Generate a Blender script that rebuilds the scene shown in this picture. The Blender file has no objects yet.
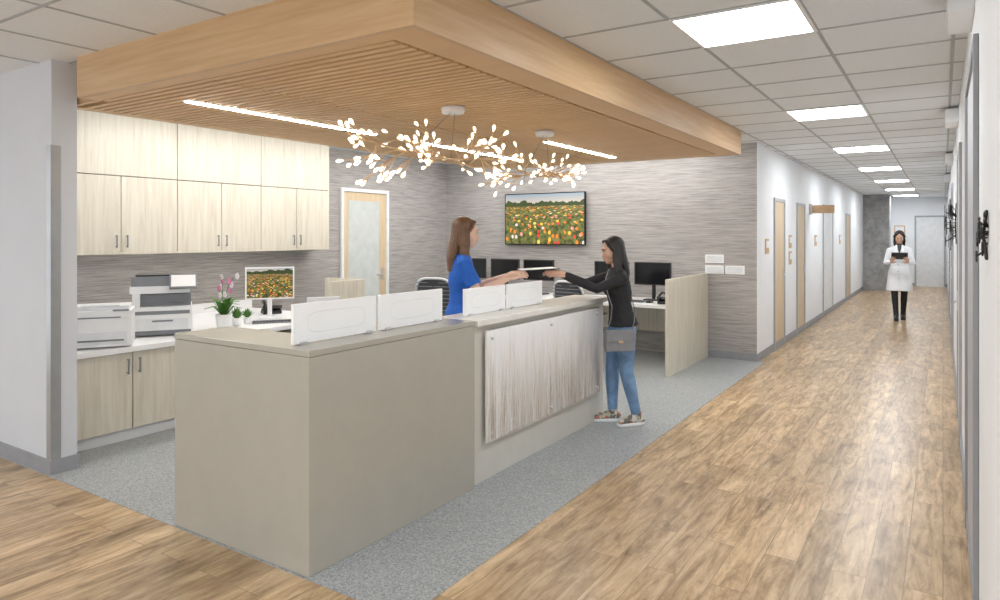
import bpy, math, random
from mathutils import Vector, Matrix, Euler
random.seed(7)
scene=bpy.context.scene
try:
    scene.view_settings.view_transform='Standard'
    scene.view_settings.look='None'
except Exception: pass
COL=scene.collection
R=math.radians

# ------------------------------------------------------------ materials
def newmat(name):
    m=bpy.data.materials.new(name); m.use_nodes=True
    nt=m.node_tree; b=nt.nodes['Principled BSDF']
    return m,nt,b
def coords(nt,scale=(1,1,1),rot=(0,0,0)):
    tc=nt.nodes.new('ShaderNodeTexCoord'); mp=nt.nodes.new('ShaderNodeMapping')
    mp.inputs['Scale'].default_value=scale; mp.inputs['Rotation'].default_value=rot
    nt.links.new(tc.outputs['Object'],mp.inputs['Vector']); return mp.outputs['Vector']
def noise(nt,vec,scale,detail=4,rough=.55,dist=0):
    n=nt.nodes.new('ShaderNodeTexNoise'); n.inputs['Scale'].default_value=scale
    n.inputs['Detail'].default_value=detail; n.inputs['Roughness'].default_value=rough
    n.inputs['Distortion'].default_value=dist
    nt.links.new(vec,n.inputs['Vector']); return n.outputs['Fac']
def ramp(nt,fac,stops,interp='LINEAR'):
    r=nt.nodes.new('ShaderNodeValToRGB'); cr=r.color_ramp; cr.interpolation=interp
    while len(cr.elements)<len(stops): cr.elements.new(.5)
    for e,(p,c) in zip(cr.elements,stops):
        e.position=p; e.color=(c[0],c[1],c[2],1) if len(c)==3 else c
    nt.links.new(fac,r.inputs['Fac']); return r.outputs['Color']
def mixc(nt,fac,a,b,mode='MIX'):
    m=nt.nodes.new('ShaderNodeMix'); m.data_type='RGBA'; m.blend_type=mode
    if isinstance(fac,(int,float)): m.inputs[0].default_value=fac
    else: nt.links.new(fac,m.inputs[0])
    for k,v in ((6,a),(7,b)):
        if isinstance(v,(tuple,list)): m.inputs[k].default_value=(v[0],v[1],v[2],1)
        else: nt.links.new(v,m.inputs[k])
    return m.outputs[2]
def math_(nt,op,a,b=0,c=0):
    m=nt.nodes.new('ShaderNodeMath'); m.operation=op
    for i,v in enumerate((a,b,c)):
        if isinstance(v,(int,float)): m.inputs[i].default_value=v
        else: nt.links.new(v,m.inputs[i])
    return m.outputs[0]
def bump(nt,b,h,strength=.2,dist=.01):
    n=nt.nodes.new('ShaderNodeBump'); n.inputs['Strength'].default_value=strength
    n.inputs['Distance'].default_value=dist
    nt.links.new(h,n.inputs['Height']); nt.links.new(n.outputs[0],b.inputs['Normal'])
def pbr(name,c,rough=.5,metal=0,var=.06,sc=8,emis=None,es=0,spec=None):
    m,nt,b=newmat(name)
    v=coords(nt); f=noise(nt,v,sc,3)
    lo=tuple(x*(1-var) for x in c); hi=tuple(min(1,x*(1+var)) for x in c)
    nt.links.new(ramp(nt,f,[(.3,lo),(.7,hi)]),b.inputs['Base Color'])
    b.inputs['Roughness'].default_value=rough; b.inputs['Metallic'].default_value=metal
    if spec is not None: b.inputs['Specular IOR Level'].default_value=spec
    if emis: 
        b.inputs['Emission Color'].default_value=(*emis,1); b.inputs['Emission Strength'].default_value=es
    return m
def wood(name,stops,scale=(20,20,1.5),sc=1.5,rough=.5,dist=.6):
    m,nt,b=newmat(name); v=coords(nt,scale)
    f=noise(nt,v,sc,6,.6,dist)
    nt.links.new(ramp(nt,f,stops),b.inputs['Base Color']); b.inputs['Roughness'].default_value=rough
    return m

M={}
M['wall']=pbr('wall_paint_white',(.85,.87,.90),.7,var=.02,sc=2)
M['wallgray']=pbr('wall_paint_gray',(.64,.66,.70),.7,var=.02,sc=2)
M['base']=pbr('baseboard_gray',(.30,.31,.33),.5)
M['tile']=pbr('ceiling_tile',(.80,.83,.86),.9,var=.04,sc=90)
M['tbar']=pbr('ceiling_tbar',(.44,.46,.48),.6)
M['lightpanel']=pbr('light_panel',(1,1,1),.5,emis=(.95,.98,1.0),es=24)
M['linear']=pbr('linear_light',(1,1,1),.5,emis=(1,.97,.91),es=48)
M['fill_glow']=pbr('fill_light',(1,1,1),.5,emis=(.98,.98,.97),es=18)  # glow of the added fill panels above the cloud
M['steel']=pbr('brushed_steel',(.62,.63,.64),.42,.5)
M['guard']=pbr('corner_guard_steel',(.42,.43,.44),.3,.7)
M['brass']=pbr('brass',(.74,.52,.32),.35,.5)
M['leaf_light']=pbr('chandelier_leaf',(1,.95,.88),.4,emis=(1,.84,.60),es=1.9)
M['taupe']=pbr('solid_surface_taupe',(.42,.40,.345),.16,var=.02)
M['desk_light']=pbr('desk_front_light',(.62,.60,.545),.3,var=.02)
M['counter_white']=pbr('counter_top_light',(.78,.77,.73),.25,var=.02)
M['white']=pbr('white_laminate',(.86,.86,.86),.35,var=.01)
M['screenwhite']=pbr('privacy_screen_white',(.95,.96,.97),.2,var=.01)
M['screenline']=pbr('privacy_screen_slot',(.74,.76,.78),.3)
M['plasticw']=pbr('plastic_white',(.86,.87,.88),.35,var=.01)
M['plasticg']=pbr('plastic_gray',(.22,.23,.25),.4)
M['plasticm']=pbr('plastic_midgray',(.66,.67,.69),.4)
M['black']=pbr('plastic_black',(.02,.02,.022),.35)
M['glossblack']=pbr('gloss_black',(.008,.008,.01),.12)
M['mesh']=pbr('chair_mesh',(.06,.063,.07),.8)
M['meshw']=pbr('chair_mesh_light',(.62,.63,.65),.7)
M['paper']=pbr('paper',(.88,.89,.90),.8,var=.01)
M['doorgray']=pbr('door_gray',(.42,.43,.45),.5)
M['frame']=pbr('door_frame_white',(.80,.81,.82),.5)
M['green']=pbr('leaf_green',(.07,.2,.03),.5,var=.3,sc=20)
M['petal']=pbr('orchid_petal',(.75,.25,.45),.5,var=.2)
M['petalw']=pbr('orchid_petal_white',(.85,.8,.82),.5)
M['glassdoor']=pbr('frosted_glass',(.60,.63,.62),.25)
M['concrete']=pbr('concrete',(.36,.36,.36),.85,var=.25,sc=6)
M['cab']=wood('cabinet_ash',[(.3,(.56,.51,.41)),(.5,(.65,.60,.50)),(.7,(.70,.66,.57))],(22,22,1.3),1.4)
M['cabdark']=pbr('cabinet_gap',(.12,.10,.08),.8)
M['maple']=wood('maple_fascia',[(.3,(.55,.35,.18)),(.5,(.62,.41,.225)),(.72,(.68,.48,.29))],(1.2,1.2,22),1.2,.45,.3)
M['slat']=wood('maple_slat',[(.2,(.68,.43,.21)),(.8,(.77,.52,.29))],(1.5,5,5),1.0,.5,0)
M['slatback_shade']=pbr('slat_backing_shade',(.11,.05,.018),.8)  # backing coloured dark to stand in for shade between slats
M['doorwood']=wood('door_maple',[(.3,(.60,.46,.29)),(.7,(.70,.56,.38))],(16,16,1.2),1.5,.45)

# wood plank floor
m,nt,b=newmat('wood_plank_floor'); M['floor']=m
tc=nt.nodes.new('ShaderNodeTexCoord'); sp=nt.nodes.new('ShaderNodeSeparateXYZ'); cb=nt.nodes.new('ShaderNodeCombineXYZ')
nt.links.new(tc.outputs['Object'],sp.inputs[0]); nt.links.new(sp.outputs[1],cb.inputs[0]); nt.links.new(sp.outputs[0],cb.inputs[1])
br=nt.nodes.new('ShaderNodeTexBrick'); br.offset=.37; br.offset_frequency=2
br.inputs['Color1'].default_value=(0,0,0,1); br.inputs['Color2'].default_value=(1,1,1,1); br.inputs['Mortar'].default_value=(.5,.5,.5,1)
br.inputs['Scale'].default_value=1; br.inputs['Mortar Size'].default_value=.0018; br.inputs['Mortar Smooth'].default_value=.1
br.inputs['Brick Width'].default_value=1.2; br.inputs['Row Height'].default_value=.15; br.inputs['Bias'].default_value=0
nt.links.new(cb.outputs[0],br.inputs['Vector'])
off=nt.nodes.new('ShaderNodeVectorMath'); off.operation='MULTIPLY_ADD'
nt.links.new(br.outputs['Color'],off.inputs[0]); off.inputs[1].default_value=(7,13,5)
mp=nt.nodes.new('ShaderNodeMapping'); mp.inputs['Scale'].default_value=(13,1.6,1); nt.links.new(tc.outputs['Object'],mp.inputs['Vector'])
nt.links.new(mp.outputs[0],off.inputs[2])
g=noise(nt,off.outputs[0],1.5,9,.70,.7)
gc=ramp(nt,g,[(.27,(.19,.115,.055)),(.40,(.38,.255,.135)),(.53,(.56,.405,.24)),(.70,(.70,.55,.37))])
blot=noise(nt,coords(nt,(6,1.8,1)),1.6,7,.75,.5)
gc=mixc(nt,.75,gc,ramp(nt,blot,[(.34,(.42,.36,.30)),(.46,(.90,.86,.82)),(.66,(1.2,1.2,1.2))]),'MULTIPLY')
pv=ramp(nt,br.outputs['Color'],[(0,(.78,.76,.73)),(1,(1.12,1.12,1.11))])
gc=mixc(nt,1.0,gc,pv,'MULTIPLY')
gc=mixc(nt,math_(nt,'MULTIPLY',br.outputs['Fac'],.65),gc,(.14,.09,.05))
nt.links.new(gc,b.inputs['Base Color']); b.inputs['Roughness'].default_value=.30
# speckled vinyl
m,nt,b=newmat('speckled_vinyl_floor'); M['vinyl']=m
v=coords(nt); n1=noise(nt,v,95,3,.7); n2=noise(nt,v,1.5,2)
c=ramp(nt,n1,[(.36,(.19,.205,.21)),(.5,(.35,.37,.375)),(.62,(.50,.52,.525))])
nt.links.new(mixc(nt,.15,c,ramp(nt,n2,[(.3,(.30,.32,.32)),(.7,(.46,.47,.48))])),b.inputs['Base Color']); b.inputs['Roughness'].default_value=.38
# grasscloth wallpaper
m,nt,b=newmat('grasscloth_wallpaper'); M['paperwall']=m
n1=noise(nt,coords(nt,(2.2,2.2,80)),1.5,5,.65,.1); n2=noise(nt,coords(nt,(.6,.6,14)),1.2,3)
c=ramp(nt,n1,[(.34,(.22,.202,.192)),(.48,(.385,.36,.345)),(.62,(.52,.495,.475))])
nt.links.new(mixc(nt,.25,c,ramp(nt,n2,[(.3,(.32,.30,.285)),(.7,(.44,.415,.40))])),b.inputs['Base Color']); b.inputs['Roughness'].default_value=.75
# grass print
m,nt,b=newmat('grass_print'); M['grass']=m
n1=noise(nt,coords(nt,(30,30,1.2)),1.6,6,.7,.8)
tc=nt.nodes.new('ShaderNodeTexCoord'); sp=nt.nodes.new('ShaderNodeSeparateXYZ'); nt.links.new(tc.outputs['Object'],sp.inputs[0])
hz=math_(nt,'MULTIPLY_ADD',sp.outputs[2],.42,-.20)
f=math_(nt,'ADD',n1,hz)
c=ramp(nt,f,[(.26,(.40,.31,.23)),(.38,(.64,.56,.48)),(.50,(.80,.78,.75)),(.66,(.90,.90,.91))])
nt.links.new(c,b.inputs['Base Color']); b.inputs['Roughness'].default_value=.12
M['blade']=pbr('grass_blade_print',(.50,.38,.27),.4,var=.3,sc=6)
M['bladeg']=pbr('grass_blade_gray',(.62,.61,.60),.4)
M['bladew']=pbr('grass_blade_light',(.90,.89,.88),.4)
# flower field screen
def flowermat(name,zc,h,sc):
    m,nt,b=newmat(name)
    tc=nt.nodes.new('ShaderNodeTexCoord'); sp=nt.nodes.new('ShaderNodeSeparateXYZ'); nt.links.new(tc.outputs['Object'],sp.inputs[0])
    t=math_(nt,'DIVIDE',math_(nt,'SUBTRACT',sp.outputs[2],zc-h/2),h)   # 0 bottom 1 top
    persp=math_(nt,'DIVIDE',1.0,math_(nt,'MAXIMUM',math_(nt,'SUBTRACT',.92,t),.12))
    cb=nt.nodes.new('ShaderNodeCombineXYZ')
    nt.links.new(math_(nt,'MULTIPLY',sp.outputs[0],1.0),cb.inputs[0]); nt.links.new(math_(nt,'MULTIPLY',persp,.22),cb.inputs[1])
    nt.links.new(math_(nt,'MULTIPLY',t,.4),cb.inputs[2])
    vo=nt.nodes.new('ShaderNodeTexVoronoi'); vo.inputs['Scale'].default_value=sc; nt.links.new(cb.outputs[0],vo.inputs['Vector'])
    s2=nt.nodes.new('ShaderNodeSeparateColor'); nt.links.new(vo.outputs['Color'],s2.inputs[0])
    fc=ramp(nt,s2.outputs[0],[(0,(.8,.22,.03)),(.25,(.85,.5,.06)),(.38,(.65,.05,.04)),(.5,(.8,.6,.15)),(.6,(.65,.6,.58)),(.68,(.1,.16,.03)),(.88,(.75,.3,.28))],'CONSTANT')
    mask=math_(nt,'LESS_THAN',vo.outputs['Distance'],.36)
    bg=ramp(nt,noise(nt,cb.outputs[0],20,3),[(.35,(.03,.05,.012)),(.65,(.20,.19,.06))])
    field=mixc(nt,mask,bg,fc)
    n=noise(nt,coords(nt,(1,1,0)),9,3)
    hor=math_(nt,'MULTIPLY_ADD',n,.28,.72)
    tree=mixc(nt,math_(nt,'GREATER_THAN',t,hor),(.04,.06,.02),ramp(nt,t,[(.75,(.55,.45,.34)),(1,(.22,.28,.34))]))
    out=mixc(nt,math_(nt,'GREATER_THAN',t,.76),field,tree)
    nt.links.new(out,b.inputs['Base Color']); nt.links.new(out,b.inputs['Emission Color']); b.inputs['Emission Strength'].default_value=.35
    b.inputs['Roughness'].default_value=.2
    return m
M['monpic']=flowermat('monitor_flower_picture',.37,.34,34)

# ------------------------------------------------------------ builder
class B:
    def __init__(s): s.v=[];s.f=[];s.fm=[];s.fs=[];s.mats=[]
    def mi(s,mat):
        if mat not in s.mats: s.mats.append(mat)
        return s.mats.index(mat)
    def add(s,vs,fs,mat,smooth=False,T=None):
        o=len(s.v)
        for v in vs:
            v=Vector(v); 
            if T is not None: v=T@v
            s.v.append(v)
        k=s.mi(mat)
        for f in fs: s.f.append([i+o for i in f]); s.fm.append(k); s.fs.append(smooth)
    def box(s,x0,x1,y0,y1,z0,z1,mat,T=None):
        vs=[(x0,y0,z0),(x1,y0,z0),(x1,y1,z0),(x0,y1,z0),(x0,y0,z1),(x1,y0,z1),(x1,y1,z1),(x0,y1,z1)]
        s.add(vs,[(0,3,2,1),(4,5,6,7),(0,1,5,4),(1,2,6,5),(2,3,7,6),(3,0,4,7)],mat,False,T)
    def cbox(s,c,d,mat,T=None):
        s.box(c[0]-d[0]/2,c[0]+d[0]/2,c[1]-d[1]/2,c[1]+d[1]/2,c[2]-d[2]/2,c[2]+d[2]/2,mat,T)
    def rings(s,rs,mat,smooth=True,T=None,cap=True):
        n=len(rs[0]); vs=[p for r in rs for p in r]; fs=[]
        for i in range(len(rs)-1):
            for j in range(n):
                a=i*n+j; b_=i*n+(j+1)%n; fs.append((a,b_,b_+n,a+n))
        if cap:
            fs.append(tuple(reversed(range(n)))); fs.append(tuple(range((len(rs)-1)*n,len(rs)*n)))
        s.add(vs,fs,mat,smooth,T)
    def loft(s,pts,rad,mat,side=(1,0,0),n=14,T=None,cap=True,rc=None):
        pts=[Vector(p) for p in pts]; rad=[(r,r) if isinstance(r,(int,float)) else r for r in rad]
        rs=[]; L=len(pts)
        def frame(t):
            sd=Vector(side)
            if abs(sd.dot(t))>.97: sd=Vector((0,1,0)) if abs(t.y)<.9 else Vector((0,0,1))
            a=(sd-t*sd.dot(t)).normalized(); return a,t.cross(a)
        def ring(c,a,b_,ra,rb): return [c+a*math.cos(2*math.pi*k/n)*ra+b_*math.sin(2*math.pi*k/n)*rb for k in range(n)]
        for i,p in enumerate(pts):
            t=(pts[min(i+1,L-1)]-pts[max(i-1,0)]).normalized(); a,b_=frame(t); ra,rb=rad[i]
            if i==0 and cap:
                q=min(ra,rb)
                for ph in (82,58,30): rs.append(ring(p-t*q*math.sin(R(ph)),a,b_,ra*math.cos(R(ph)),rb*math.cos(R(ph))))
            rs.append(ring(p,a,b_,ra,rb))
            if i==L-1 and cap:
                q=min(ra,rb)
                for ph in (30,58,82): rs.append(ring(p+t*q*math.sin(R(ph)),a,b_,ra*math.cos(R(ph)),rb*math.cos(R(ph))))
        s.rings(rs,mat,True,T)
    def cyl(s,p0,p1,r0,mat,r1=None,n=18,T=None,smooth=True):
        r1=r0 if r1 is None else r1
        s.loft([p0,p1],[r0,r1],mat,n=n,T=T,cap=False)
    def ell(s,c,r,mat,T=None,n=18,m=10):
        c=Vector(c); rs=[]
        for i in range(m+1):
            ph=-math.pi/2+math.pi*(i+.0)/m; ph=max(min(ph,math.pi/2-.05),-math.pi/2+.05)
            rs.append([c+Vector((r[0]*math.cos(ph)*math.cos(2*math.pi*k/n),r[1]*math.cos(ph)*math.sin(2*math.pi*k/n),r[2]*math.sin(ph))) for k in range(n)])
        s.rings(rs,mat,True,T)
    def mesh(s,name):
        me=bpy.data.meshes.new(name); me.from_pydata([tuple(v) for v in s.v],[],s.f)
        for m_ in s.mats: me.materials.append(m_)
        for p,k,sm in zip(me.polygons,s.fm,s.fs): p.material_index=k; p.use_smooth=sm
        me.validate(); me.update(); return me
    def build(s,name,loc=(0,0,0),rz=0,bevel=0,parent=None,scale=1):
        o=bpy.data.objects.new(name,s.mesh(name)); COL.objects.link(o)
        o.location=loc; o.rotation_euler=(0,0,rz); o.scale=(scale,)*3
        if bevel:
            md=o.modifiers.new('bevel','BEVEL'); md.width=bevel; md.segments=2; md.limit_method='ANGLE'; md.angle_limit=R(50)
        if parent: o.parent=parent
        return o
    def remesh(s,name,voxel,parent=None,smooth=4,keepmat=None):
        o=bpy.data.objects.new(name+'_tmp',s.mesh(name)); COL.objects.link(o)
        md=o.modifiers.new('r','REMESH'); md.mode='VOXEL'; md.voxel_size=voxel; md.use_smooth_shade=True
        if smooth:
            sm=o.modifiers.new('s','SMOOTH'); sm.iterations=smooth; sm.factor=.5
        dg=bpy.context.evaluated_depsgraph_get(); dg.update()
        me=bpy.data.meshes.new_from_object(o.evaluated_get(dg)); me.name=name
        bpy.data.objects.remove(o)
        me.materials.clear(); me.materials.append(keepmat or s.mats[0])
        for p in me.polygons: p.use_smooth=True; p.material_index=0
        q=bpy.data.objects.new(name,me); COL.objects.link(q)
        if parent: q.parent=parent
        return q
def empty(name,loc=(0,0,0),rz=0,scale=1):
    e=bpy.data.objects.new(name,None); COL.objects.link(e); e.location=loc; e.rotation_euler=(0,0,rz); e.scale=(scale,)*3
    e.empty_display_size=.1; return e
def sbox(name,x0,x1,y0,y1,z0,z1,mat,bevel=0):
    b_=B(); b_.box(x0,x1,y0,y1,z0,z1,mat); return b_.build(name,bevel=bevel)

# ------------------------------------------------------------ room shell
CZ=2.77; XL=-6.9; YB=9.0; XC=-1.97; XR=.12; YE=25.0
sbox('floor',-10,3,-4,YE+.2,-.1,0,M['floor'])
sbox('floor_vinyl',XL,-1.88,2.17,YB,0.0,.004,M['vinyl'])
sbox('ceiling',-10,3,-4,YE+.2,CZ,CZ+.1,M['tile'])
g=B()
x=-1.25-.65*13
while x<3:
    g.box(x-.010,x+.010,-4,YE,CZ-.004,CZ+.001,M['tbar']); x+=.65
y=3.6-.65*11
while y<YE:
    g.box(-10,3,y-.010,y+.010,CZ-.0045,CZ+.0005,M['tbar']); y+=.65
g.build('ceiling_grid')
sbox('wall_left',XL-.12,XL,2.36,YB+.12,0,CZ,M['paperwall'])
sbox('wall_back',XL,XC-.0,YB,YB+.12,0,CZ,M['paperwall'])
g=B(); g.box(XC-.12,XC,YB+.12,YE,0,CZ,M['wall']); g.box(XC,XC+.004,YB-.004,YB+.12,0,CZ,M['wall']); g.build('wall_corridor_left')
sbox('wall_corridor_right',XR,XR+.12,1.2,YE,0,CZ,M['wall'])
sbox('wall_far',XC-.12,3,YE,YE+.12,0,CZ,M['wall'])
sbox('wall_front_left',-10,-4.98,2.19,2.35,0,CZ,M['wallgray'])
sbox('baseboard_front_left',-10,-4.97,2.178,2.362,0,.10,M['base'])
sbox('baseboard_back',-2.56,XC+.012,YB-.014,YB+.002,0,.10,M['base'])
sbox('baseboard_corridor_left',XC+.0045,XC+.014,YB-.0135,YE,0,.10,M['base'])
sbox('baseboard_corridor_right',XR-.014,XR+.002,1.2,YE,0,.10,M['base'])
sbox('baseboard_left',XL-.002,XL+.014,5.4,YB,0,.10,M['base'])
sbox('baseboard_far',XC,XR,YE-.014,YE+.002,0,.10,M['base'])
g=B(); g.box(-4.985,-4.972,2.1935,2.245,.1,2.2,M['guard']); g.box(-5.03,-4.972,2.181,2.193,.1,2.2,M['guard']); g.build('trim_corner_guard')
sbox('concrete_column',XC,-1.3,22.6,23.3,0,CZ,M['concrete'])

# doors on X-plane walls
def xdoor(name,xw,sgn,y0,y1,h,leaf,fr,glass=False,lever=True,proud=.02):
    g=B(); t=.05; a=xw+.0005*sgn; o=xw+proud*sgn
    def bx(u0,u1,*r): g.box(min(u0,u1),max(u0,u1),*r)
    bx(a,o,y0,y0+t,0,h,fr); bx(a,o,y1-t,y1,0,h,fr); bx(a,o,y0+t+.0005,y1-t-.0005,h-t,h,fr)
    bx(a,xw+proud*.4*sgn,y0+t+.001,y1-t-.001,0.005,h-t-.001,leaf)
    if glass:
        bx(a,xw+proud*.5*sgn,y0+t+.1,y1-t-.14,.35,h-t-.12,M['glassdoor'])
    if lever:
        yl=y1-t-.07
        bx(xw,xw+.012*sgn+proud*.4*sgn,yl-.02,yl+.02,.95,1.12,M['steel'])
        bx(xw+.03*sgn,xw+.045*sgn,yl-.12,yl+.01,1.02,1.04,M['steel']); bx(xw,xw+.029*sgn,yl-.01,yl+.01,1.021,1.039,M['steel'])
    return g.build(name,bevel=.003)
xdoor('door_1',XL,1,6.62,7.57,2.25,M['doorwood'],M['frame'],True,proud=.04)
xdoor('door_2',XC,1,10.0,10.75,2.12,M['doorwood'],M['doorgray'])
xdoor('door_3',XC,1,11.75,12.5,2.12,M['doorwood'],M['doorgray'])
xdoor('door_4',XC,1,14.6,16.0,2.2,M['frame'],M['doorgray'])
xdoor('door_5',XC,1,18.3,19.2,2.12,M['doorwood'],M['doorgray'])
xdoor('door_6',XR,-1,3.3,4.55,2.4,M['doorgray'],M['base'],lever=False)
xdoor('door_7',XR,-1,6.2,7.2,2.3,M['frame'],M['doorgray'])
xdoor('door_8',XR,-1,11,12.2,2.3,M['frame'],M['doorgray'])
xdoor('door_9',XR,-1,16,17.2,2.3,M['frame'],M['doorgray'])
g=B(); g.box(-.75,-.7,YE-.03,YE,0,2.2,M['doorgray']); g.box(.02,.07,YE-.03,YE,0,2.2,M['doorgray']); g.box(-.6995,.0195,YE-.03,YE,2.15,2.2,M['doorgray']); g.box(-.7,.02,YE-.015,YE,0,2.149,M['frame']); g.box(-.66,-.62,YE-.05,YE-.015,1.0,1.03,M['steel']); g.build('door_10')

# ceiling lights
def cl(x0,y0):
    g=B(); g.box(x0+.02,x0+.63,y0+.02,y0+.63,CZ-.008,CZ-.002,M['lightpanel'])
    for r in ((x0,x0+.65,y0,y0+.0195),(x0,x0+.65,y0+.6305,y0+.65),(x0,x0+.0195,y0+.02,y0+.63),(x0+.6305,x0+.65,y0+.02,y0+.63)):
        g.box(*r,CZ-.012,CZ-.001,M['plasticw'])
    g.build('ceiling_light')
for k in range(-1,7): cl(-1.25,3.6+3.25*k)
for p in ((-3.85,-1.6),(-7.1,-1.6),(-1.25,-1.6)): cl(*p)  # unseen panels added behind the camera as fill light

# ------------------------------------------------------------ wood cloud
X0,X1,Y0,Y1,ZB=-5.2,-1.9,2.25,7.9,2.5
XN=-4.768; YN=2.37
g=B(); t=.03; mp_=M['maple']
g.box(XN,X1,Y0,Y0+t,ZB,CZ,mp_); g.box(X0,X1-t,Y1-t,Y1,ZB,CZ,mp_)
g.box(XN,XN+t,Y0+t,YN,ZB,CZ,mp_); g.box(X0,XN+t,YN,YN+t,ZB,CZ,mp_)
g.box(X0,X0+t,YN+t,Y1-t,ZB,CZ,mp_); g.box(X1-t,X1,Y0+t,Y1,ZB,CZ,mp_)
bw=.22
g.box(XN+t,X1-t,Y0+t,Y0+.13,ZB,ZB+.03,M['slat']); g.box(X0+t,X1-t,Y1-bw,Y1-t,ZB,ZB+.03,M['slat'])
g.box(X0+t,X0+.08,YN+t,Y1-bw,ZB,ZB+.03,M['slat']); g.box(X1-bw,X1-t,Y0+.13,Y1-bw,ZB,ZB+.03,M['slat'])
g.box(X0+t,X1-t,YN+t,Y1-t,ZB+.024,ZB+.034,M['slatback_shade']); g.box(XN+t,X1-t,Y0+t,YN+t,ZB+.024,ZB+.034,M['slatback_shade'])  # shallow dark backing, so the slat gaps read as shaded
y=Y0+.145
xs=[X0+.085,-3.55,X1-bw-.01]
while y<Y1-bw-.04:
    for a_,b_ in zip(xs[:-1],xs[1:]):
        if y<YN+.03: a_=max(a_,XN+t)
        g.box(a_,b_-.02,y,y+.042,ZB+.001,ZB+.0245,M['slat'])
    y+=.068
g.build('wood_slat_ceiling_cloud')
def lin(x,y0,y1):
    g=B(); g.box(x-.035,x+.035,y0-.02,y1+.02,ZB-.004,ZB+.02,M['plasticw']); g.box(x-.028,x+.028,y0,y1,ZB-.008,ZB-.0045,M['linear']); g.build('linear_ceiling_light')
lin(-4.25,2.7,4.5); lin(-4.25,5.2,7.0); lin(-3.2,5.75,7.35)
g=B(); g.box(-5.95,-5.75,3.0,8.6,CZ-.03,CZ-.001,M['fill_glow']); g.build('fill_light')  # added glowing panel, hidden by the cloud, brightens the cabinets
g=B(); g.box(-5.0,-2.4,8.35,8.5,CZ-.03,CZ-.001,M['fill_glow']); g.build('fill_light')  # second added fill panel, out of view behind the cloud

# ------------------------------------------------------------ upper cabinets
g=B(); xf=-6.55
g.box(XL,xf-.02,3.041,6.084,1.436,CZ-.006,M['cabdark'])
g.box(XL,xf,6.085,6.105,1.436,CZ-.005,M['cab']); g.box(XL,xf-.021,3.02,3.04,1.436,CZ-.005,M['cab']); g.box(XL,xf,3.02,6.105,1.415,1.435,M['cab'])
for i in range(3):
    ya=3.04+i*1.018; yb=ya+1.01
    if i==0: ya=2.99
    g.box(xf-.02,xf,ya,yb,2.165,CZ-.01,M['cab'])
    ym=(3.04+i*1.018+yb)/2-(.06 if i==0 else 0)
    g.box(xf-.02,xf,ya,ym-.004,1.436,2.157,M['cab']); g.box(xf-.02,xf,ym+.004,yb,1.436,2.157,M['cab'])
    for s_ in (-1,1):
        g.box(xf+.02,xf+.03,ym+s_*.05-.006,ym+s_*.05+.006,1.48,1.60,M['plasticg'])
        for zz in (1.49,1.59): g.box(xf,xf+.0195,ym+s_*.05-.004,ym+s_*.05+.004,zz-.004,zz+.004,M['plasticg'])
g.build('upper_cabinet',bevel=.002)
# back counter with base cabinets
g=B(); xf=-5.27
g.box(XL+.002,xf+.03,2.365,5.2,.70,.74,M['white'])
g.box(XL+.002,XL+.02,2.365,5.2,.7405,.84,M['white'])
g.box(-5.9,xf-.021,2.40,3.6,.1005,.699,M['cabdark'])
g.box(-5.9,xf-.06,2.40,3.6,0.004,.10,M['white'])
for ya,yb in ((2.40,2.89),(2.898,3.25),(3.258,3.6)):
    g.box(xf-.02,xf,ya,yb,.105,.695,M['cab'])
for yy in (2.85,2.94):
    g.box(xf+.02,xf+.03,yy-.006,yy+.006,.53,.65,M['plasticg'])
    for zz in (.54,.64): g.box(xf,xf+.0195,yy-.004,yy+.004,zz-.004,zz+.004,M['plasticg'])
g.box(-5.9,xf,5.16,5.2,0.004,.699,M['cab']); g.box(XL+.01,-5.901,5.16,5.2,.004,.699,M['cab'])
g.box(XL+.01,XL+.03,3.6,5.159,.3,.699,M['cab'])
g.build('back_counter',bevel=.002)
g=B(); g.box(-5.62,-5.58,5.23,5.75,.004,1.09,M['cab']); g.box(-6.2,-5.621,5.71,5.75,.004,1.09,M['cab']); g.build('wood_partition',bevel=.003)

# ------------------------------------------------------------ reception desk
g=B()
def lprism(pts,z0,z1,mat):
    n=len(pts); vs=[(x,y,z0) for x,y in pts]+[(x,y,z1) for x,y in pts]
    fs=[tuple(reversed(range(n))),tuple(range(n,2*n))]+[(i,(i+1)%n,(i+1)%n+n,i+n) for i in range(n)]
    g.add(vs,fs,mat)
lprism([(-3.547,2.18),(-2.473,2.18),(-2.473,3.52),(-2.75,3.52),(-2.75,2.52),(-3.547,2.52)],.004,1.028,M['taupe'])
lprism([(-3.549,2.178),(-2.471,2.178),(-2.471,3.525),(-2.78,3.525),(-2.78,2.53),(-3.549,2.53)],1.030,1.06,M['taupe'])
g.box(-2.75,-2.50,3.521,5.52,.004,1.019,M['desk_light'])
g.box(-2.80,-2.455,3.53,5.56,1.02,1.06,M['counter_white'])
g.box(-3.10,-2.751,2.521,5.5,.70,.74,M['white'])
g.box(-3.10,-3.06,2.521,3.3,.004,.699,M['white']); g.box(-3.10,-2.751,5.46,5.5,.004,.699,M['cab'])
g.build('reception_desk',bevel=.003)
g=B()
g.box(-2.475,-2.462,3.64,5.36,.26,.98,M['grass'])
for yy in (3.70,4.5,5.30):
    for zz in (.31,.93): g.cyl((-2.498,yy,zz),(-2.452,yy,zz),.011,M['steel'])
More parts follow.
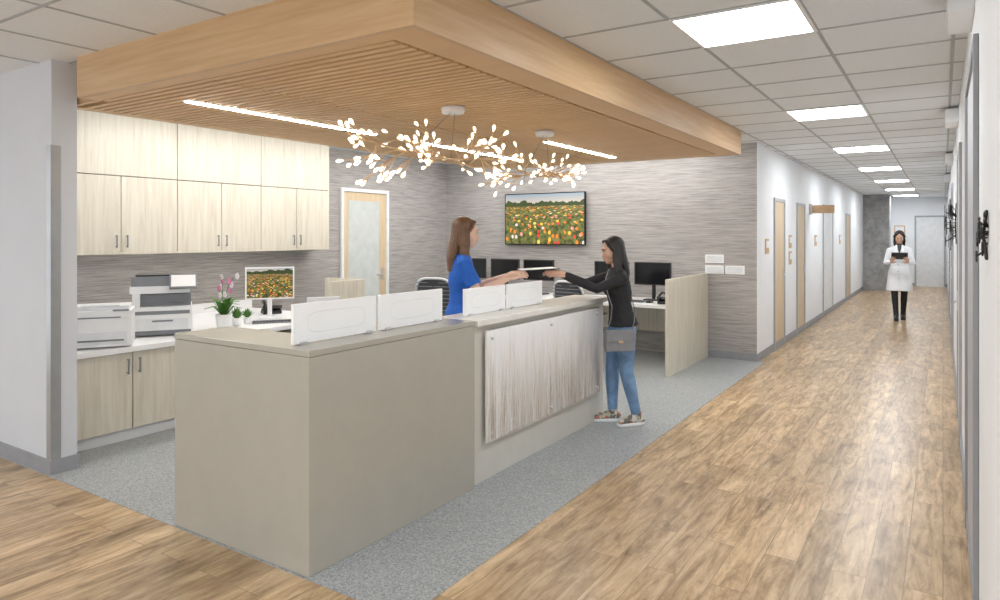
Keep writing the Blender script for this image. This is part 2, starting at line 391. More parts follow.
for i in range(420):
    yy=random.uniform(3.66,5.32); z0=.27; hh=random.uniform(.2,.68); lean=random.uniform(-.14,.14); w=random.uniform(.0008,.0022)
    if not (3.66<yy+lean<5.34): lean=0
    x_=-2.4612+random.uniform(0,.0008); pr=[]
    for k in range(6):
        q=k/5; cy=yy+lean*q*q; ww=w*(1-q*.8)
        pr.append((x_,cy-ww,z0+hh*q)); pr.append((x_,cy+ww,z0+hh*q))
    g.add(pr,[(2*k,2*k+1,2*k+3,2*k+2) for k in range(5)],random.choice([M['blade'],M['bladeg'],M['bladew'],M['bladew']]))
g.build('grass_print_panel')
# privacy screens
def screen(y0,y1,x=-2.66,h=.20):
    g=B(); g.box(x-.009,x+.009,y0,y1,1.064,1.062+h,M['screenwhite'])
    n=40; w=(y1-y0)*.34; hh=h*.25; cy=(y0+y1)/2; cz=1.062+h*.5
    def pt(k,e):
        a_=2*math.pi*k/n; c_=math.cos(a_); s_=math.sin(a_)
        return (cy+math.copysign(abs(c_)**.35,c_)*(w+e),cz+math.copysign(abs(s_)**.55,s_)*(hh+e))
    for k in range(n):
        p=[pt(k,0),pt(k+1,0),pt(k+1,.003),pt(k,.003)]
        g.add([(x+.0098,a_,b_) for a_,b_ in p],[(0,1,2,3)],M['screenline'])
    for yy in (y0+.06,y1-.06): g.box(x-.02,x+.02,yy-.02,yy+.02,1.061,1.075,M['steel'])
    g.build('privacy_screen',bevel=.003)
screen(2.24,2.82); screen(2.85,3.42); screen(3.66,4.16,h=.18); screen(4.19,4.70,h=.18)
# ------------------------------------------------------------ far desk
g=B()
g.box(-6.3,-2.621,8.05,8.99,.70,.74,M['white']); g.box(-2.62,-2.58,7.45,8.985,.004,1.10,M['cab'])
g.box(-4.4,-4.36,8.2,8.99,.004,.699,M['cab']); g.box(-6.3,-6.26,8.2,8.99,.004,.699,M['cab']); g.box(-6.259,-4.401,8.9,8.93,.3,.699,M['cab']); g.box(-4.359,-2.621,8.9,8.93,.3,.699,M['cab'])
g.build('wall_desk',bevel=.003)

def monitor(name,loc,rz,w=.52,h=.32,scr=None,frame=None):
    g=B(); scr=scr or M['glossblack']; frame=frame or M['black']   # faces -Y local
    zc=.20+h/2
    g.cbox((0,0,zc),(w,.028,h),frame); g.cbox((0,-.0150,zc),(w-.03,.0015,h-.03),scr)
    g.cbox((0,.03,zc-.02),(.05,.04,h*.6),frame); g.cbox((0,.045,.12),(.045,.02,.24),frame)
    g.cbox((0,.03,.008),(.22,.17,.014),frame)
    return g.build(name,loc,rz,bevel=.003)
monitor('computer_monitor',(-5.8,4.6,.742),R(55),.48,.33,M['monpic'],M['plasticw'])
for x_ in (-6.1,-5.5,-4.92,-3.78,-3.2): monitor('computer_monitor',(x_,8.62,.742),R(random.uniform(-4,4)),.50,.30)
def keyboard(loc,rz):
    g=B(); g.cbox((0,0,.008),(.42,.13,.014),M['plasticg'])
    for r in range(4):
        for c in range(14): g.cbox((-.19+.029*c,-.042+.028*r,.018),(.024,.022,.006),M['black'])
    g.cbox((.28,0,.012),(.06,.1,.022),M['black']); g.build('keyboard',loc,rz)
keyboard((-5.5,4.42,.742),R(55)); keyboard((-3.4,8.3,.742),0); keyboard((-5.2,8.3,.742),0)
def phone(loc,rz):
    g=B(); T=Matrix.Rotation(R(-22),4,'X')
    g.cbox((0,0,.03),(.2,.18,.03),M['black'],T@Matrix.Translation((0,0,.02))); g.cbox((0,0,.02),(.19,.15,.035),M['black'])
    g.loft([(-.075,-.09,.075),(-.075,-.05,.105),(-.075,.05,.135),(-.075,.10,.12)],[.024,.016,.016,.024],M['glossblack'])
    g.cbox((.035,.05,.068),(.09,.04,.006),M['plasticg'],T)
    for i in range(3):
        for j in range(4): g.cbox((.01+.026*i,-.06+.022*j,.068),(.018,.014,.008),M['plasticg'],T)
    g.build('desk_phone',loc,rz)
phone((-2.88,8.25,.742),0); phone((-6.15,4.9,.742),R(60))
# laptop
g=B(); g.cbox((0,0,.01),(.33,.23,.018),M['plasticw']); g.cbox((0,0,.0205),(.29,.12,.002),M['plasticg'])
T=Matrix.Translation((0,.115,.015))@Matrix.Rotation(R(-18),4,'X'); g.cbox((0,0,.11),(.33,.008,.22),M['plasticw'],T); g.cbox((0,-.0055,.11),(.30,.002,.19),M['glossblack'],T)
g.build('laptop',(-5.46,4.98,.742),R(235),bevel=.002)

# office chairs
def chair(loc,rz,mesh,sc=1):
    g=B(); bk=M['plasticm'] if mesh is M['mesh'] else M['plasticw']
    for k in range(5):
        a_=2*math.pi*k/5; d=Vector((math.cos(a_),math.sin(a_),0))
        g.loft([(0,0,.10),tuple(d*.29+Vector((0,0,.07)))],[.024,.014],bk,n=8)
        c=d*.29; g.cyl((c.x-.02,c.y,.032),(c.x+.02,c.y,.032),.028,M['black'],n=12)
    g.cyl((0,0,.09),(0,0,.42),.026,M['steel']); g.cbox((0,0,.42),(.2,.22,.03),M['black'])
    g.loft([(0,-.2,.47),(0,-.1,.475),(0,.1,.475),(0,.22,.465)],[(.21,.03),(.24,.035),(.25,.035),(.22,.025)],M['mesh'],n=20)
    pts=[]
    for k in range(28):
        a_=2*math.pi*k/28; c_=math.cos(a_); s_=math.sin(a_)
        pts.append(Vector((.215*math.copysign(abs(c_)**.55,c_),-.25-.05*(s_>0)*s_+.03*abs(c_),.79+.27*math.copysign(abs(s_)**.55,s_))))
    for k in range(28): g.loft([pts[k],pts[(k+1)%28]],[.014,.014],bk,n=8)
    cen=Vector((0,-.27,.79)); g.add([tuple(cen)]+[tuple(p) for p in pts],[(0,k+1,(k+1)%28+1) for k in range(28)],mesh)
    for zz in [.57+.04*i for i in range(12)]: g.box(-.19,.19,-.290,-.286,zz,zz+.008,M['plasticg'])
    g.loft([(0,-.05,.43),(0,-.25,.47),(0,-.30,.62),(0,-.27,.78)],[(.03,.02)]*4,bk,n=10)
    for s_ in (-1,1):
        g.loft([(s_*.2,0,.45),(s_*.27,-.02,.5),(s_*.27,-.02,.66)],[.014]*3,bk,n=8); g.loft([(s_*.27,-.12,.68),(s_*.27,.12,.68)],[(.035,.012)]*2,M['black'],n=10)
    g.build('office_chair',loc,rz,scale=sc)
chair((-4.75,6.15,.004),R(15),M['mesh'],1.06); chair((-4.35,4.0,.004),R(60),M['meshw']); chair((-3.6,7.3,.004),R(-10),M['mesh'])

# ------------------------------------------------------------ printers (front = -Y local)
g=B(); W=M['plasticw']
g.cbox((0,0,.11),(.40,.36,.20),W); g.cbox((0,0,.235),(.40,.34,.05),W); g.cbox((0,.02,.275),(.36,.26,.03),W)
g.cbox((0,-.181,.07),(.34,.004,.09),M['screenline']); g.cbox((0,-.183,.055),(.30,.01,.012),M['plasticg'])
g.cbox((0,-.172,.215),(.26,.02,.008),M['plasticg']); g.cbox((.13,-.15,.262),(.1,.05,.01),M['plasticg']); g.cbox((0,-.04,.292),(.24,.16,.006),M['screenline'])
g.build('laser_printer',(-5.50,2.78,.742),R(58),bevel=.012,scale=1.08)
g=B()
g.cbox((0,0,.03),(.44,.42,.04),M['plasticg']); g.cbox((0,0,.15),(.46,.44,.20),W); g.cbox((0,-.221,.10),(.40,.006,.10),M['screenline']); g.cbox((0,-.224,.13),(.16,.012,.014),M['plasticg'])
g.cbox((0,-.222,.20),(.42,.006,.03),M['plasticg'])
g.cbox((0,.03,.30),(.44,.34,.10),M['plasticg']); g.cbox((-.20,0,.31),(.06,.42,.12),M['plasticw']); g.cbox((0,-.10,.262),(.34,.2,.01),M['plasticg'])
g.cbox((-.02,.02,.39),(.46,.40,.06),M['plasticw']); g.cbox((-.04,.03,.46),(.40,.34,.08),M['plasticg']); g.cbox((-.04,.03,.508),(.34,.26,.015),M['black'])
T=Matrix.Translation((.16,-.22,.46))@Matrix.Rotation(R(-35),4,'X'); g.cbox((0,0,0),(.22,.025,.14),M['plasticg'],T); g.cbox((0,-.014,0),(.19,.002,.115),M['screenwhite'],T)
g.build('multifunction_printer',(-5.74,3.42,.742),R(58),bevel=.010)

# plants
def pot(g,r,h,mat):
    rs=[]
    for rr,z in ((r*.72,0),(r*.8,h*.3),(r,h),(r*.9,h),(r*.86,h*.85)):
        rs.append([(rr*math.cos(2*math.pi*k/24),rr*math.sin(2*math.pi*k/24),z) for k in range(24)])
    g.rings(rs,mat)
g=B(); pot(g,.075,.14,M['plasticw']); g.cyl((0,0,.11),(0,0,.125),.064,M['cabdark'])
for k in range(13):
    a_=k*2*math.pi/13+.3; d=Vector((math.cos(a_),math.sin(a_),0)); L=random.uniform(.12,.2); zt=random.uniform(.0,.14)
    g.loft([d*.01+Vector((0,0,.12)),d*L*.5+Vector((0,0,.2+zt*.6)),d*L+Vector((0,0,.17+zt))],[(.012,.003),(.028,.003),(.006,.002)],M['green'],side=(-d.y,d.x,0),n=8)
for sx in (-1,1):
    st=[Vector((0,0,.12)),Vector((sx*.02,0,.3)),Vector((sx*.05,.02,.42)),Vector((sx*.10,.03,.47))]
    g.loft(st,[.003]*4,M['green'],n=6)
    for q in range(5):
        c=st[1].lerp(st[3],q/4)+Vector((random.uniform(-.03,.03),random.uniform(-.03,.03),random.uniform(-.01,.03)))
        for w in range(5):
            a_=2*math.pi*w/5; o=Vector((math.cos(a_)*.018,-.004,math.sin(a_)*.018)); g.ell(c+o,(.014,.004,.014),M['petal'] if q%2 else M['petalw'],n=8,m=5)
        g.ell(c,(.006,.006,.006),M['petal'],n=6,m=4)
g.build('potted_orchid',(-5.48,3.84,.742))
for p,s_ in (((-5.60,4.06,.742),.95),((-5.66,4.22,.742),.8)):
    g=B(); pot(g,.05,.08,M['plasticw']); g.cyl((0,0,.06),(0,0,.072),.042,M['cabdark'])
    for k in range(26):
        a_=k*2.4; rr=.012+.0016*k; d=Vector((math.cos(a_),math.sin(a_),0))
        g.loft([Vector((0,0,.07))+d*.005,d*rr+Vector((0,0,.13-.001*k)),d*(rr*1.7)+Vector((0,0,.19-.0025*k))],[(.006,.003),(.013,.004),(.002,.001)],M['green'],side=(-d.y,d.x,0),n=6)
    g.build('potted_succulent',p,scale=s_)

# TV
zc=1.6+ (235-219)/683*10.3
M['tvpic']=flowermat('tv_flower_picture',zc,.74,15)
g=B(); g.box(-5.70,-4.33,YB-.07,YB-.03,zc-.39,zc+.39,M['glossblack']); g.box(-5.685,-4.345,YB-.073,YB-.0702,zc-.375,zc+.375,M['tvpic']); g.box(-5.3,-4.8,YB-.03,YB-.0005,zc-.2,zc+.2,M['black'])
g.build('wall_tv',bevel=.0015)
for x_,z_ in ((-2.5,1.29),(-2.5,1.15),(-2.24,1.15)):
    g=B(); g.box(x_-.12,x_+.12,YB-.012,YB-.0005,z_-.055,z_+.055,M['plasticw']); g.box(x_-.10,x_+.10,YB-.015,YB-.0121,z_-.037,z_+.037,M['screenline']); g.build('wall_switch_plate',bevel=.001)
g=B(); g.box(XL,XL+.02,6.12,6.22,1.42,1.52,M['brass']); g.box(XL+.0201,XL+.024,6.14,6.20,1.44,1.50,M['plasticw']); g.build('thermostat',bevel=.001)
for ya in (2.9,4.3):
    g=B(); g.box(XL,XL+.008,ya,ya+.12,1.02,1.13,M['plasticw']); g.box(XL+.0081,XL+.010,ya+.04,ya+.08,1.04,1.11,M['screenline']); g.build('wall_outlet')
# blade signs and room signs
g=B(); g.box(XC+.051,XC+.40,13.0,13.04,1.98,2.12,M['maple']); g.box(XC+.001,XC+.05,12.97,13.07,1.96,2.14,M['steel']); g.build('blade_sign',bevel=.003)
for yy,zz in ((9.55,1.45),(11.2,1.5),(11.2,1.25),(13.7,1.5),(17.2,1.5)):
    g=B(); g.box(XC+.0005,XC+.013,yy-.1,yy+.1,zz-.1,zz+.1,M['maple']); g.box(XC+.0131,XC+.017,yy-.08,yy+.08,zz-.02,zz+.07,M['plasticw']); g.build('room_sign')
for yy in (3.95,7.6,11.6,15.5):
    g=B(); g.box(XR-.10,XR-.0005,yy-.22,yy+.22,2.62,2.74,M['plasticw'])
    for k in range(5): g.box(XR-.106,XR-.1005,yy-.22,yy+.22,2.63+.022*k,2.64+.022*k,M['screenline'])
    g.build('wall_light',bevel=.002)
# dark metal wall sculptures (clusters of petals on stems)
def sculpture(yc,z0,w,h,n,pr,r0):
    g=B(); rn=random.Random(int(yc*10)); g.loft([(XR-.004,yc,z0-h*.5),(XR-.012,yc+w*.1,z0),(XR-.004,yc,z0+h*.5)],[.005]*3,M['black'],n=8)
    for k in range(n):
        y_=yc+rn.uniform(-.5,.5)*w; z_=z0+rn.uniform(-.5,.5)*h; x_=XR-rn.uniform(.3,1)*pr; r_=r0*rn.uniform(.7,1.2)
        g.loft([(XR-.002,yc+(y_-yc)*.6,z0+(z_-z0)*.6),(x_,y_,z_)],[.003,.003],M['black'],n=6)
        for q in range(5):
            a_=2*math.pi*q/5+k; g.ell((x_,y_+math.cos(a_)*r_*.8,z_+math.sin(a_)*r_*.8),(.004,r_*.6,r_*.6),M['black'],n=10,m=6)
    g.build('wall_sculpture')
sculpture(2.66,1.6,.10,.15,9,.030,.018)
sculpture(8.6,1.72,.7,.42,26,.11,.05)
for yy in (13.4,):
    g=B(); g.box(XR-.02,XR-.0005,yy,yy+.5,1.35,1.85,M['black']); g.box(XR-.023,XR-.0201,yy+.03,yy+.47,1.38,1.82,M['paper']); g.build('picture_frame')
g=B(); g.box(-1.30,-1.0,YE-.02,YE-.0005,1.5,1.9,M['maple']); g.box(-1.27,-1.03,YE-.024,YE-.0201,1.53,1.87,M['paper']); g.build('picture_frame')

# ------------------------------------------------------------ chandeliers
def chandelier(x,yc,ylamp,seed,half=.62,zc=2.12,ntw=7):
    rnd=random.Random(seed); e=empty('branch_chandelier',(x,ylamp,0))
    g=B(); g.cyl((0,yc-ylamp,2.455),(0,yc-ylamp,2.4975),.078,M['plasticw'],r1=.085,n=28); g.build('canopy',parent=e)
    g=B(); br=M['brass']
    for s_ in (-1,1): g.cyl((0,yc-ylamp+s_*.02,2.46),(0,s_*.22,zc+.01),.0018,M['plasticg'],n=6)
    def leaf(q,dd):
        a_=Vector((rnd.uniform(-1,1),rnd.uniform(-1,1),rnd.uniform(-.3,1))).normalized(); s1=dd.cross(a_).normalized()
        g.loft([q-dd*.004,q+dd*.012,q+dd*.027,q+dd*.036],[(.004,.003),(.010,.008),(.0155,.012),(.011,.009)],M['leaf_light'],side=tuple(s1),n=10)
    def twig(p,d,L,dep):
        pts=[p]; dd=d.copy()
        for k in range(3):
            dd=(dd+Vector((rnd.uniform(-.2,.2),rnd.uniform(-.2,.2),rnd.uniform(-.15,.2)))).normalized(); pts.append(pts[-1]+dd*L/3)
        g.loft(pts,[.0036 if dep else .0052]*4,br,n=6,cap=False)
        if dep==0:
            for k in (1,2,3):
                for _ in range(2):
                    nd=(dd+Vector((rnd.uniform(-1,1),rnd.uniform(-.8,.8),rnd.uniform(-.9,.8)))).normalized(); twig(pts[k],nd,rnd.uniform(.07,.14),1)
        leaf(pts[-1],dd)
    for s_ in (-1,1):
        g.loft([Vector((0,0,zc)),Vector((.02,s_*half*.4,zc+.01)),Vector((0,s_*half*.75,zc+.03))],[.008,.007,.0055],br,n=8)
        for k in range(ntw):
            fr=.04+.86*k/(ntw-1)
            q=Vector((0.01,s_*half*fr*.83,zc+.03*fr)); d=Vector((rnd.choice((-1,1))*rnd.uniform(.3,.9),s_*rnd.uniform(.2,1.),rnd.uniform(-.6,.45))).normalized(); twig(q,d,rnd.uniform(.18,.27),0)
    g.build('branches',parent=e)
chandelier(-2.89,3.85,3.60,3,.60,2.12,8); chandelier(-2.89,5.17,5.04,11,.46,2.10,6)

# ------------------------------------------------------------ people
def hairmat(n,c):
    m,nt,b=newmat(n); f=noise(nt,coords(nt,(60,60,5)),2,4,.6,.5)
    nt.links.new(ramp(nt,f,[(.3,tuple(x*.5 for x in c)),(.7,tuple(x*1.6 for x in c))]),b.inputs['Base Color']); b.inputs['Roughness'].default_value=.4
    bump(nt,b,f,.5,.01); return m
def fabric(n,c,var=.15,sc=14,rough=.8):
    m,nt,b=newmat(n); f=noise(nt,coords(nt,(1,1,1)),sc,4,.6,.6)
    nt.links.new(ramp(nt,f,[(.3,tuple(x*(1-var) for x in c)),(.7,tuple(min(1,x*(1+var)) for x in c))]),b.inputs['Base Color']); b.inputs['Roughness'].default_value=rough
    bump(nt,b,f,.35,.02); return m
EYEW=pbr('eye_white',(.62,.60,.58),.3); EYED=pbr('eye_iris',(.05,.025,.01),.15)
def hand(g,w,d,nrm,mat,side,curl=28,L=1.0):
    """w wrist, d direction of hand, nrm palm-side normal, side=+1/-1 thumb side along d x nrm"""
    w=Vector(w); d=Vector(d).normalized(); nrm=Vector(nrm); nrm=(nrm-d*nrm.dot(d)).normalized(); lat=d.cross(nrm)*side
    g.loft([w-d*.03,w,w+d*.03,w+d*.06,w+d*.082],[(.024,.018),(.024,.017),(.034,.015),(.038,.014),(.036,.011)],mat,side=tuple(lat),n=14)
    for k,(o,l) in enumerate(((.028,.9),(.010,1.0),(-.009,.95),(-.027,.75))):
        p=w+d*.080+lat*o; dd=d+lat*o*2; dd.normalize(); pts=[p-dd*.012,p]; ang=0
        for j,sl in enumerate((.040,.026,.020)):
            ang+=R(curl*(.6+.3*j)); q=dd*math.cos(ang)+nrm*math.sin(ang); pts.append(pts[-1]+q*sl*l)
        g.loft(pts,[.0088,.0090,.0082,.0075,.0062],mat,n=10)
    p=w+d*.022+lat*.026; q=(d*.75+lat*.65+nrm*.25).normalized(); q2=(d*.95+lat*.2+nrm*.35).normalized()
    g.loft([p-q*.01,p+q*.035,p+q*.035+q2*.030,p+q*.035+q2*.052],[.012,.0115,.0095,.007],mat,n=10)
def sneaker(g,gs,ank,fd,mu,ms):
    a=Vector(ank); f=Vector(fd).normalized(); gr=Vector((a.x,a.y,0)); s_=(f.y,-f.x,0)
    g.loft([a+Vector((0,0,.015)),gr+Vector((0,0,.06))-f*.005],[.043,.046],mu)
    g.loft([gr-f*.045+Vector((0,0,.045)),gr+f*.03+Vector((0,0,.058)),gr+f*.09+Vector((0,0,.046)),gr+f*.155+Vector((0,0,.034))],[(.034,.032),(.038,.042),(.042,.034),(.036,.024)],mu,side=s_)
    rs=[]
    for z,e in ((0,.0),(.006,.004),(.024,.003),(.028,-.004)):
        r=[]
        for k in range(24):
            t=2*math.pi*k/24; c_=math.cos(t); w=.040+.006*c_
            r.append(gr+f*(.055+(.128+e)*c_)+Vector(s_)*(w+e)*math.sin(t)+Vector((0,0,z)))
        rs.append(r)
    gs.rings(rs,ms)
def person(name,loc,rz,scale,S):
    e=empty(name,loc,rz,scale); sk=S['skin']; C=Vector(S['head']); HM=Matrix.Translation(C)@Euler((R(S.get('pitch',0)),0,R(S.get('yaw',0)))).to_matrix().to_4x4()
    sh=S['shoulder_y']; hy=S['hip_y']; nb=Vector((0,sh-.01,1.30))
    # head+neck+chest
    g=B(); T=HM
    g.ell((0,-.012,.03),(.073,.090,.085),sk,T); g.ell((0,.022,-.018),(.061,.066,.088),sk,T); g.ell((0,.056,-.086),(.028,.026,.022),sk,T)
    g.ell((0,.03,-.07),(.048,.05,.035),sk,T)
    for s_ in (-1,1):
        g.ell((s_*.073,-.008,-.012),(.008,.017,.028),sk,T); g.ell((s_*.032,.054,-.032),(.027,.025,.028),sk,T)
    g.loft([(0,.082,.014),(0,.092,-.010),(0,.100,-.028)],[.006,.008,.0105],sk,T=T); g.ell((0,.080,.030),(.046,.014,.014),sk,T)
    g.ell((0,.082,-.058),(.024,.011,.018),sk,T)
    g.loft([nb+Vector((0,0,-.05)),nb+Vector((0,0,.03)),C+Vector((0,-.025,-.06)),C+Vector((0,-.015,-.02))],[(.09,.06),(.052,.05),(.047,.047),(.05,.05)],sk)
    g.remesh('head',.0050,e,4)
    g=B()
    for s_ in (-1,1):
        g.ell((s_*.028,.0775,.003),(.0125,.008,.0055),EYEW,T,n=12,m=8); g.ell((s_*.028,.0832,.003),(.0055,.0035,.0052),EYED,T,n=10,m=6)
        g.loft([(s_*.012,.091,.026),(s_*.03,.088,.030),(s_*.046,.075,.026)],[.0026,.0030,.0018],S['hair'],T=T,n=8)
        g.loft([(s_*.015,.083,.0075),(s_*.028,.0865,.0105),(s_*.041,.077,.0075)],[.0018,.0022,.0015],S['hair'],T=T,n=6)
    g.loft([(-.020,.084,-.056),(-.008,.0915,-.054),(.008,.0915,-.054),(.020,.084,-.056)],[(.002,.002),(.003,.0038),(.003,.0038),(.002,.002)],S['lip'],T=T,n=8)
    g.loft([(-.017,.084,-.061),(0,.0910,-.063),(.017,.084,-.061)],[.002,.0046,.002],S['lip'],T=T,n=8)
    g.build('face_features',parent=e)
    # hair
    g=B(); h=S['hair']
    g.ell((0,-.024,.040),(.084,.094,.084),h,T); g.ell((0,-.05,.0),(.080,.065,.09),h,T)
    for s_ in (-1,1): g.loft([(s_*.030,.044,.094),(s_*.062,.040,.062),(s_*.078,.018,.01)],[(.026,.012),(.012,.026),(.011,.028)],h,T=T,side=(0,1,0))
    if S['hairstyle']=='long':
        bl=S.get('hairlen',.30); bw=S.get('hairw',1)
        yb=-.085
        g.loft([C+Vector((0,-.06,0)),C+Vector((0,yb,-.10)),C+Vector((0,yb-.02,-.19)),C+Vector((0,yb-.025,-bl*.85)),C+Vector((0,yb-.01,-bl))],[(.078,.05),(.085*bw,.048),(.09*bw,.042),(.07*bw,.03),(.04,.016)],h)
        for s_ in (-1,1):
            g.loft([C+Vector((s_*.076,-.01,.02)),C+Vector((s_*.084,-.015,-.08)),C+Vector((s_*.095,-.02,-.16)),C+Vector((s_*.09,S.get('hairfront',-.0),-.16-(bl-.16)*.8))],[(.014,.035),(.018,.042),(.022,.04),(.012,.018)],h)
    else:
        g.ell((0,-.115,.03),(.04,.04,.04),h,T)
        for s_ in (-1,1): g.loft([C+Vector((s_*.074,-.02,.02)),C+Vector((s_*.080,-.03,-.07)),C+Vector((s_*.075,-.04,-.15))],[(.014,.04),(.018,.04),(.014,.03)],h)
        g.loft([C+Vector((0,-.06,0)),C+Vector((0,-.08,-.09)),C+Vector((0,-.08,-.17))],[(.075,.05),(.075,.04),(.06,.03)],h)
    g.remesh('hair',.006,e,4)
    # torso
    tp=S['top']; g=B(); k=S.get('torso_w',1); tz=S.get('top_z',.84)
    zs=[(1.345,.062,.055),(1.318,.118,.068),(1.275,.160,.086),(1.20,.163,.102),(1.12,.152,.112),(1.03,.130,.098),(.95,.145,.106),(.89,.170,.124),(tz,.182,.136)]
    pts=[];rad=[]
    for z,a,b_ in zs:
        t=(z-.85)/.45; pts.append((0,hy+(sh-hy)*max(min(t,1.1),-.1)-(.008 if z<.9 else 0),z)); rad.append((a*k*.96,b_*k*.94))
    pts.reverse(); rad.reverse()
    g.loft(pts,rad,tp,n=28,cap=False)
    for s_ in (-1,1): g.ell((s_*.064,sh+.056,1.155),(.058,.052,.060),tp)
    sl=S['sleeve']
    for A in S['arms']:
        s0,el,wr=[Vector(p) for p in A['j']]; sx=1 if s0.x>0 else -1
        s1=s0+Vector((-.012*sx,0,-.012))
        if sl=='long': g.loft([s0+Vector((-.06*sx,0,.012)),s1,s1.lerp(el,.5),el,el.lerp(wr,.35),wr-(wr-el).normalized()*.012],[.050,.053,.047,.041,.042,.031],tp)
        else: g.loft([s0+Vector((-.06*sx,0,.012)),s1,s1.lerp(el,.35),s1.lerp(el,.72)],[.050,.055,.057,.060],tp,cap=False)
    if S.get('coat'):
        g.loft([(0,hy,.95),(0,hy,.82),(0,hy+.02,.66),(0,hy+.03,.52)],[(.150,.112),(.180,.138),(.200,.168),(.215,.195)],tp,n=28,cap=False)
        for s_ in (-1,1): g.loft([(s_*.045,sh+.05,1.345),(s_*.062,sh+.105,1.24),(s_*.02,sh+.13,1.08)],[(.022,.009),(.027,.008),(.010,.006)],tp)
    g.remesh('top',.007,e,4)
    # arms skin + hands
    for A in S['arms']:
        g=B(); s0,el,wr=[Vector(p) for p in A['j']]
        if sl=='long': g.loft([wr-(wr-el).normalized()*.05,wr],[.026,.023],sk)
        else: g.loft([s0.lerp(el,.3),s0.lerp(el,.6),el,el.lerp(wr,.3),el.lerp(wr,.7),wr],[.043,.041,.036,.037,.029,.023],sk)
        hand(g,wr,A['d'],A['n'],sk,A['s'],A.get('curl',28))
        g.remesh('hand_and_arm',.0035,e,2)
    # legs
    g=B(); pm=S['pants']
    g.loft([(0,hy,.93),(0,hy,.87),(0,hy,.79)],[(.115,.085),(.140,.100),(.145,.105)],pm,n=20)
    for Lg in S['legs']:
        hp,kn,an=[Vector(p) for p in Lg['j']]
        g.loft([hp,hp.lerp(kn,.35),kn.lerp(hp,.1),kn,kn.lerp(an,.3),kn.lerp(an,.7),an],S.get('legr',[.088,.080,.058,.056,.055,.044,.040]),pm,n=18)
        g.ell(hp+Vector((-.005*(1 if hp.x>0 else -1),-.030,-.01)),(.074,.070,.080),pm)
    g.remesh('trousers',.007,e,4)
    g=B(); gs=B()
    for Lg in S['legs']: sneaker(g,gs,Lg['j'][2],Lg['f'],S['shoe'],S['sole'])
    g.remesh('shoes',.006,e,2); gs.build('soles',parent=e)
    return e

# receptionist
SK1=pbr('skin_light',(.76,.50,.38),.5,var=.03); LIP1=pbr('lip_rose',(.58,.22,.19),.4)
SK2=pbr('skin_tan',(.62,.38,.27),.5,var=.03); LIP2=pbr('lip_dark',(.45,.17,.14),.4)
person('receptionist_woman',(-3.33,4.555,.004),R(-48),1.084,dict(skin=SK1,lip=LIP1,hair=hairmat('hair_brown',(.14,.07,.035)),hairstyle='long',hairlen=.33,
  head=(0,.03,1.49),shoulder_y=0.0,hip_y=0,pitch=-8,top_z=.77,top=fabric('scrubs_blue',(.015,.12,.52)),sleeve='short',
  arms=[dict(j=[(.165,0,1.275),(.20,.10,1.04),(.11,.34,1.15)],d=(-.1,1,.25),n=(-.6,0,-.8),s=1,curl=14),
        dict(j=[(-.165,0,1.275),(-.20,.12,1.05),(-.10,.36,1.15)],d=(.1,1,.25),n=(.6,0,-.8),s=-1,curl=14)],
  pants=fabric('scrub_trousers_blue',(.012,.10,.45)),legs=[dict(j=[(.085,0,.82),(.09,.02,.45),(.09,0,.08)],f=(.1,1,0)),dict(j=[(-.085,0,.82),(-.09,.02,.45),(-.09,-.02,.08)],f=(-.1,1,0))],
  shoe=M['white'],sole=M['plasticw']))
# visitor
m,nt,b=newmat('sneaker_multicolour'); f=nt.nodes.new('ShaderNodeTexVoronoi'); f.inputs['Scale'].default_value=34; nt.links.new(coords(nt),f.inputs['Vector'])
s2=nt.nodes.new('ShaderNodeSeparateColor'); nt.links.new(f.outputs['Color'],s2.inputs[0])
nt.links.new(ramp(nt,s2.outputs[0],[(0,(.16,.16,.13)),(.25,(.50,.45,.37)),(.5,(.68,.65,.58)),(.75,(.5,.16,.10)),(.85,(.2,.24,.17))],'CONSTANT'),b.inputs['Base Color']); MS=m
ev=person('visitor_woman',(-2.27,5.46,.004),R(132),.985,dict(skin=SK2,lip=LIP2,hair=hairmat('hair_black',(.016,.013,.013)),hairstyle='long',hairlen=.31,hairw=1.1,hairfront=.01,
  head=(0,.115,1.487),shoulder_y=.075,hip_y=.03,pitch=-12,top_z=.845,top=fabric('black_top',(.02,.02,.024)),sleeve='long',
  arms=[dict(j=[(-.165,.075,1.27),(-.17,.31,1.17),(-.09,.55,1.285)],d=(.15,1,.12),n=(.6,0,-.8),s=-1,curl=14),
        dict(j=[(.165,.075,1.27),(.17,.32,1.19),(.09,.56,1.29)],d=(-.15,1,.12),n=(-.6,0,-.8),s=1,curl=14)],
  pants=fabric('jeans_blue',(.17,.29,.48),.30,9),legs=[dict(j=[(.082,.03,.82),(.085,.09,.46),(.07,.09,.085)],f=(.1,1,0)),dict(j=[(-.082,.03,.82),(-.085,.02,.46),(-.085,-.07,.085)],f=(-.15,1,0))],
  legr=[.090,.084,.064,.060,.058,.047,.041],shoe=MS,sole=M['plasticw']))
g=B(); bagm=fabric('bag_gray_leather',(.24,.245,.26),.08,20,.5)
g.box(-.255,-.19,.01,.25,.66,.83,bagm); g.box(-.263,-.2555,.01,.25,.74,.833,bagm); g.box(-.267,-.2635,.11,.15,.73,.75,M['brass'])
g.build('crossbody_bag',bevel=.012,parent=ev)
g=B(); g.loft([(-.22,.24,.82),(-.185,.19,.92),(-.14,.165,1.02),(-.09,.185,1.12),(-.03,.185,1.19),(.03,.165,1.25),(.08,.12,1.32),(.10,.08,1.345),(.10,.03,1.345),(.04,-.02,1.24),(-.03,-.035,1.12),(-.10,-.045,1.0),(-.17,-.02,.90),(-.22,.02,.82)],[(.008,.003)]*14,bagm,n=8); g.build('bag_strap',parent=ev)
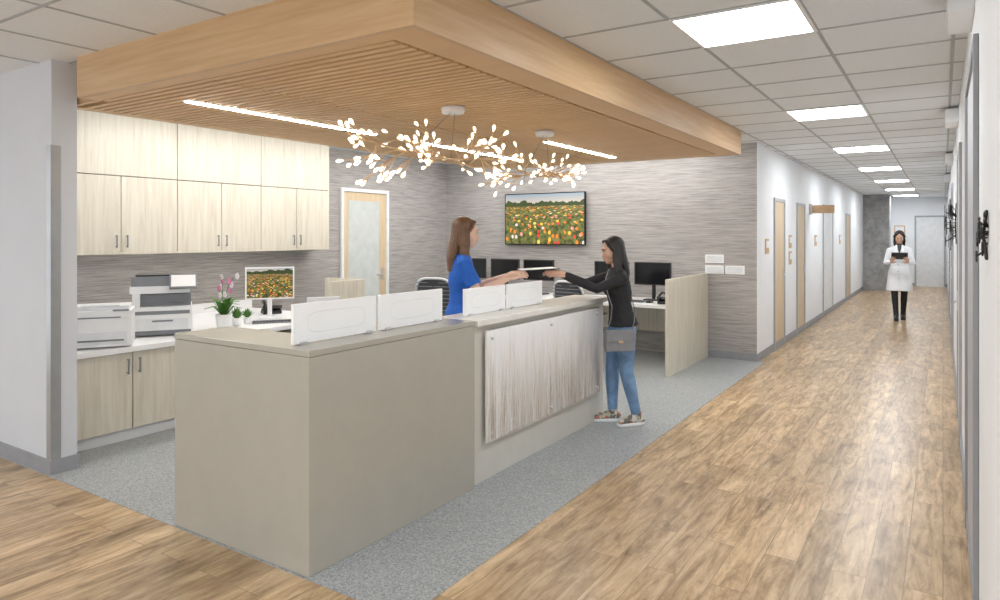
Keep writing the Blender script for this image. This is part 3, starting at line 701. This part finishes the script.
# paper + folder held by both women
g=B(); T=Matrix.Rotation(R(3),4,'X')
g.cbox((0,0,0),(.21,.30,.003),M['paper'],T); g.cbox((0,.05,-.005),(.22,.24,.004),M['black'],T); g.build('document_folder',(-2.86,4.985,1.318),R(-48))
# doctor
coat=fabric('lab_coat_white',(.84,.85,.87),.03,10)
ed=person('doctor_woman',(-.69,14.9,.002),R(183),1.045,dict(skin=SK2,lip=LIP2,hair=hairmat('hair_dark',(.015,.011,.010)),hairstyle='bob',
  head=(0,.05,1.487),shoulder_y=.01,hip_y=0,pitch=-22,top=coat,sleeve='long',coat=True,torso_w=1.04,
  arms=[dict(j=[(.165,.01,1.265),(.215,.03,1.02),(.13,.25,1.05)],d=(-.2,1,.5),n=(-.7,.1,.6),s=-1,curl=25),
        dict(j=[(-.165,.01,1.265),(-.215,.03,1.02),(-.13,.25,1.05)],d=(.2,1,.5),n=(.7,.1,.6),s=1,curl=25)],
  pants=fabric('trousers_black',(.02,.02,.024)),legs=[dict(j=[(.075,0,.82),(.075,.11,.47),(.05,.12,.085)],f=(0,1,0)),dict(j=[(-.075,0,.82),(-.075,.02,.46),(-.06,-.14,.10)],f=(0,1,0))],
  legr=[.085,.075,.058,.054,.052,.044,.042],shoe=M['black'],sole=M['black']))
g=B(); T=Matrix.Translation((0,.35,1.16))@Matrix.Rotation(R(-50),4,'X'); g.cbox((0,0,0),(.25,.012,.18),M['black'],T); g.cbox((0,-.0075,0),(.23,.002,.16),M['plasticg'],T); g.build('tablet_computer',parent=ed,bevel=.001)
g=B(); g.loft([(.0,.125,1.05),(.0,.128,.9),(0,.165,.75),(0,.205,.56)],[(.003,.012)]*4,M['screenline'],n=8)
for zz,yy in ((1.0,.13),(.88,.145),(.76,.17)): g.ell((.02,yy,zz),(.008,.006,.008),M['plasticg'],n=8,m=5)
g.build('coat_front',parent=ed)
g=B(); g.loft([(0,.05,1.355),(0,.085,1.30),(0,.112,1.22)],[(.042,.02),(.032,.012),(.01,.008)],M['black']); g.build('shirt',parent=ed)

# ------------------------------------------------------------ world + camera
w=bpy.data.worlds.new('world'); scene.world=w; w.use_nodes=True
w.node_tree.nodes['Background'].inputs[0].default_value=(.93,.96,1,1); w.node_tree.nodes['Background'].inputs[1].default_value=1.5
cam=bpy.data.cameras.new('camera'); co=bpy.data.objects.new('camera',cam); COL.objects.link(co)
co.location=(0,0,1.6); co.rotation_euler=(R(90),0,math.atan(443/683)); cam.sensor_width=36; cam.lens=36*.683; cam.shift_y=-.065; cam.clip_start=.02
scene.camera=co
